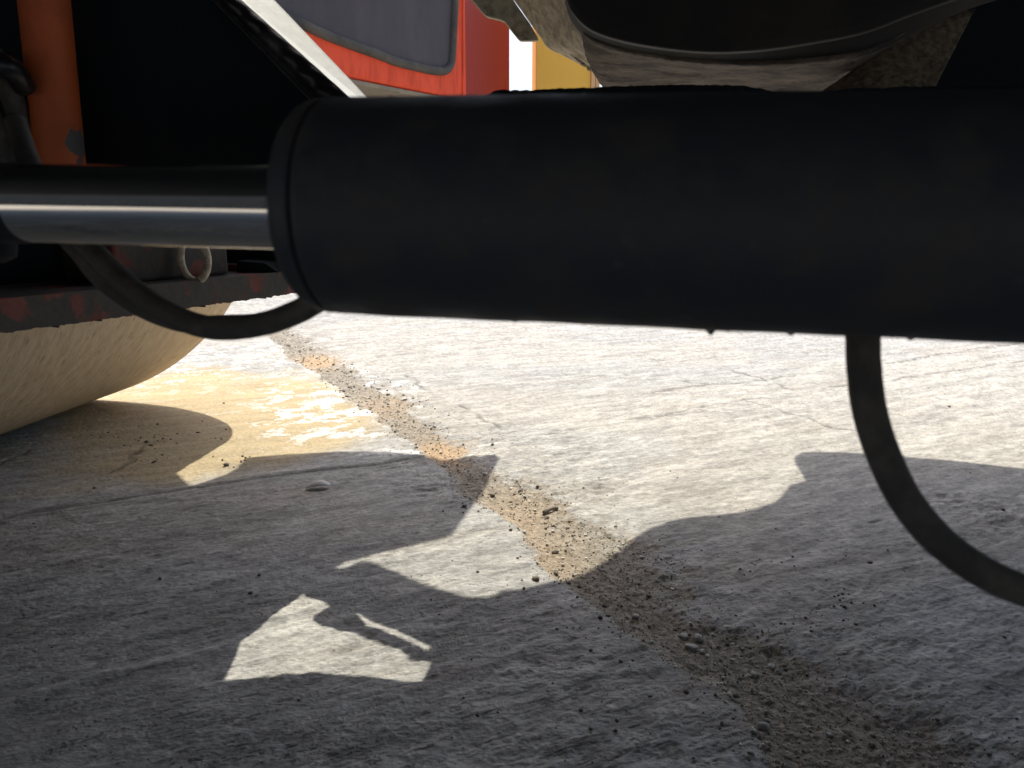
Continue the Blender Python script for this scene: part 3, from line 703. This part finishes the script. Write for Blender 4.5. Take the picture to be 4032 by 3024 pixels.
for i, (px, py, r, lab) in enumerate(S):
    x, y = gnd(px, py); d = y*cp+CAM_H*sp; s = r/FPX*d
    o = bpy.data.objects.new('stone', rocks[i % 5]); C.objects.link(o); o.location = (x, y, gz(x, y)+s*.30); o.scale = (s, s, s); o.rotation_euler = (0, 0, rn.uniform(0, 6.3))
    tag(o, lab, 'stone', 'loose stones in the gritty joint')
D = [(2188,2165,15,'round dark clod alone on sunlit grit'),(2189,2252,13,'dark clod at the shadow edge in sunlit grit'),(2152,2029,12,'brownish clod beside the dark twig')]
for i, (px, py, r, lab) in enumerate(D):
    x, y = gnd(px, py); d = y*cp+CAM_H*sp; s = r/FPX*d
    o = bpy.data.objects.new('clod', rocksd[i % 3]); C.objects.link(o); o.location = (x, y, gz(x, y)+s*.35); o.scale = (s, s, s); o.rotation_euler = (0, 0, i*2.)
    tag(o, lab, 'clod', 'dark clods on sunlit grit')
x, y = gnd(2140, 2015); x2, y2 = gnd(2195, 1998)
tw = tube('twig', [(x, y, gz(x,y)+.004), ((x+x2)/2, (y+y2)/2+.002, gz(x,y)+.006), (x2, y2, gz(x2,y2)+.004)], .0042, M['crumb'], None, 6, 8, wob=.4)
tag(tw, 'short dark twig lying on the sunlit grit', 'twig')
# shell: a thin curved white flake, hollow side down
x, y = gnd(1254, 1922); V = []; F = []; z0 = gz(x, y)
for i in range(13):
    for j in range(9):
        a = -1+2*i/12; b = -1+2*j/8; wdt = math.sqrt(max(0, 1-a*a*.93))
        V.append((x+a*.026, y+b*.014*wdt+.004*a, z0+.004+.014*(1-a*a*.9)*(1-.55*b*b)+.002*a))
for i in range(12):
    for j in range(8): F.append((i*9+j, i*9+j+1, (i+1)*9+j+1, (i+1)*9+j))
shl = link('shell', mesh('shell', V, F, True), M['shell']); s = shl.modifiers.new('s', 'SOLIDIFY'); s.thickness = .0012
tag(shl, 'small white curved shell-like flake on the shaded concrete', 'shell')

def scatter(name, pts, mat, seed, flat=.7):
    rn = np.random.default_rng(seed); n = len(pts)
    base = []
    for k in range(8):
        v = np.array([[0,0,1],[.89,0,.45],[.28,.85,.45],[-.72,.53,.45],[-.72,-.53,.45],[.28,-.85,.45],[.72,.53,-.45],[-.28,.85,-.45],[-.89,0,-.45],[-.28,-.85,-.45],[.72,-.53,-.45],[0,0,-1]])
        base.append(v*rn.uniform(.6, 1.2, (12, 1))*np.array([1.1, .9, flat]))
    T = np.array([[0,1,2],[0,2,3],[0,3,4],[0,4,5],[0,5,1],[1,6,2],[2,6,7],[2,7,3],[3,7,8],[3,8,4],[4,8,9],[4,9,5],[5,9,10],[5,10,1],[1,10,6],[11,7,6],[11,8,7],[11,9,8],[11,10,9],[11,6,10]])
    X = pts[:, 0]; Y = pts[:, 1]; S_ = pts[:, 2]
    z, _, _ = ground_fields(X[None], Y[None]); z = z[0]
    V = np.zeros((n, 12, 3))
    for k in range(n):
        a = rn.uniform(0, 6.28); c, s = math.cos(a), math.sin(a); b = base[k % 8]
        V[k, :, 0] = X[k]+S_[k]*(b[:, 0]*c-b[:, 1]*s); V[k, :, 1] = Y[k]+S_[k]*(b[:, 0]*s+b[:, 1]*c); V[k, :, 2] = z[k]+S_[k]*(b[:, 2]+.35)
    F = (T[None]+12*np.arange(n)[:, None, None]).reshape(-1, 3)
    me = bpy.data.meshes.new(name); me.vertices.add(n*12); me.vertices.foreach_set('co', V.astype(np.float32).ravel())
    me.loops.add(len(F)*3); me.loops.foreach_set('vertex_index', F.astype(np.int32).ravel())
    me.polygons.add(len(F)); me.polygons.foreach_set('loop_start', np.arange(len(F), dtype=np.int32)*3); me.update(calc_edges=True)
    o = link(name, me, mat); o['kind'] = 'stuff'; return o
rg = np.random.default_rng(2)
# grit in the joint
Yc = rg.uniform(.62, 1, 60000)
Yc = 1/rg.uniform(1/5.0, 1/.6, 90000)
Xc = rg.uniform(-1.4, 1.0, 90000)
l, r = jointmask(Xc[None], Yc[None]); l = l[0]; r = r[0]
pin = (l > 0)*(r < 0)*1.0 + (r >= 0)*np.exp(-r/.05)*.5 + (l <= 0)*np.exp(l/.02)*.25
keep = rg.uniform(0, 1, 90000) < pin; Xg, Yg = Xc[keep], Yc[keep]
sz = .0009*np.exp(rg.normal(0, .45, len(Xg)))*np.clip(Yg, .8, 2.2)
sel = np.arange(len(Xg)) % 5
o = scatter('grit', np.stack([Xg, Yg, sz], -1)[sel != 0][:16000], M['grit'], 1)
tag(o, 'fine brown grit filling the broken joint between the concrete slabs', 'grit')
o = scatter('gravel', np.stack([Xg, Yg, sz*1.35], -1)[sel == 0][:3500], M['stone'], 2)
tag(o, 'pale gravel grains mixed into the grit of the slab joint', 'gravel')
# scattered crumbs and dark clusters
P = []
for (px, py, n, sx, sy, s) in [(680,1722,60,.06,.05,.0032),(450,1707,14,.03,.03,.0035),(968,1803,26,.03,.03,.0035),(600,1810,10,.02,.02,.003),(855,1730,5,.01,.01,.004),(3340,2362,38,.022,.012,.0022),(3180,2470,40,.05,.008,.002),(3290,2430,30,.03,.02,.0018),(2960,2560,60,.05,.05,.0018),(1900,2700,24,.03,.02,.0016),(2250,2520,40,.05,.02,.002),(2200,2110,16,.04,.03,.003),(2110,2300,40,.07,.03,.0024),(1850,1990,25,.03,.02,.003),(3300,2250,24,.12,.05,.0018),(2500,2750,70,.05,.03,.0018),(2300,2800,40,.09,.06,.0015),(3700,2700,60,.18,.10,.0018)]:
    gx, gy = gnd(px, py)
    for _ in range(int(n*.6)): P.append((gx+rg.normal(0, sx), gy+rg.normal(0, sy)*1.4, .62*s*math.exp(rg.normal(0, .65))))
for _ in range(130):
    yy = 1/rg.uniform(1/6, 1/.6); P.append((rg.uniform(-.75, .75)*yy, yy, .0013*yy**.6*math.exp(rg.normal(0, .45))))
o = scatter('debris', np.array(P), M['crumb'], 3)
tag(o, 'dark crumbs and small clods strewn in clusters over the concrete', 'debris')
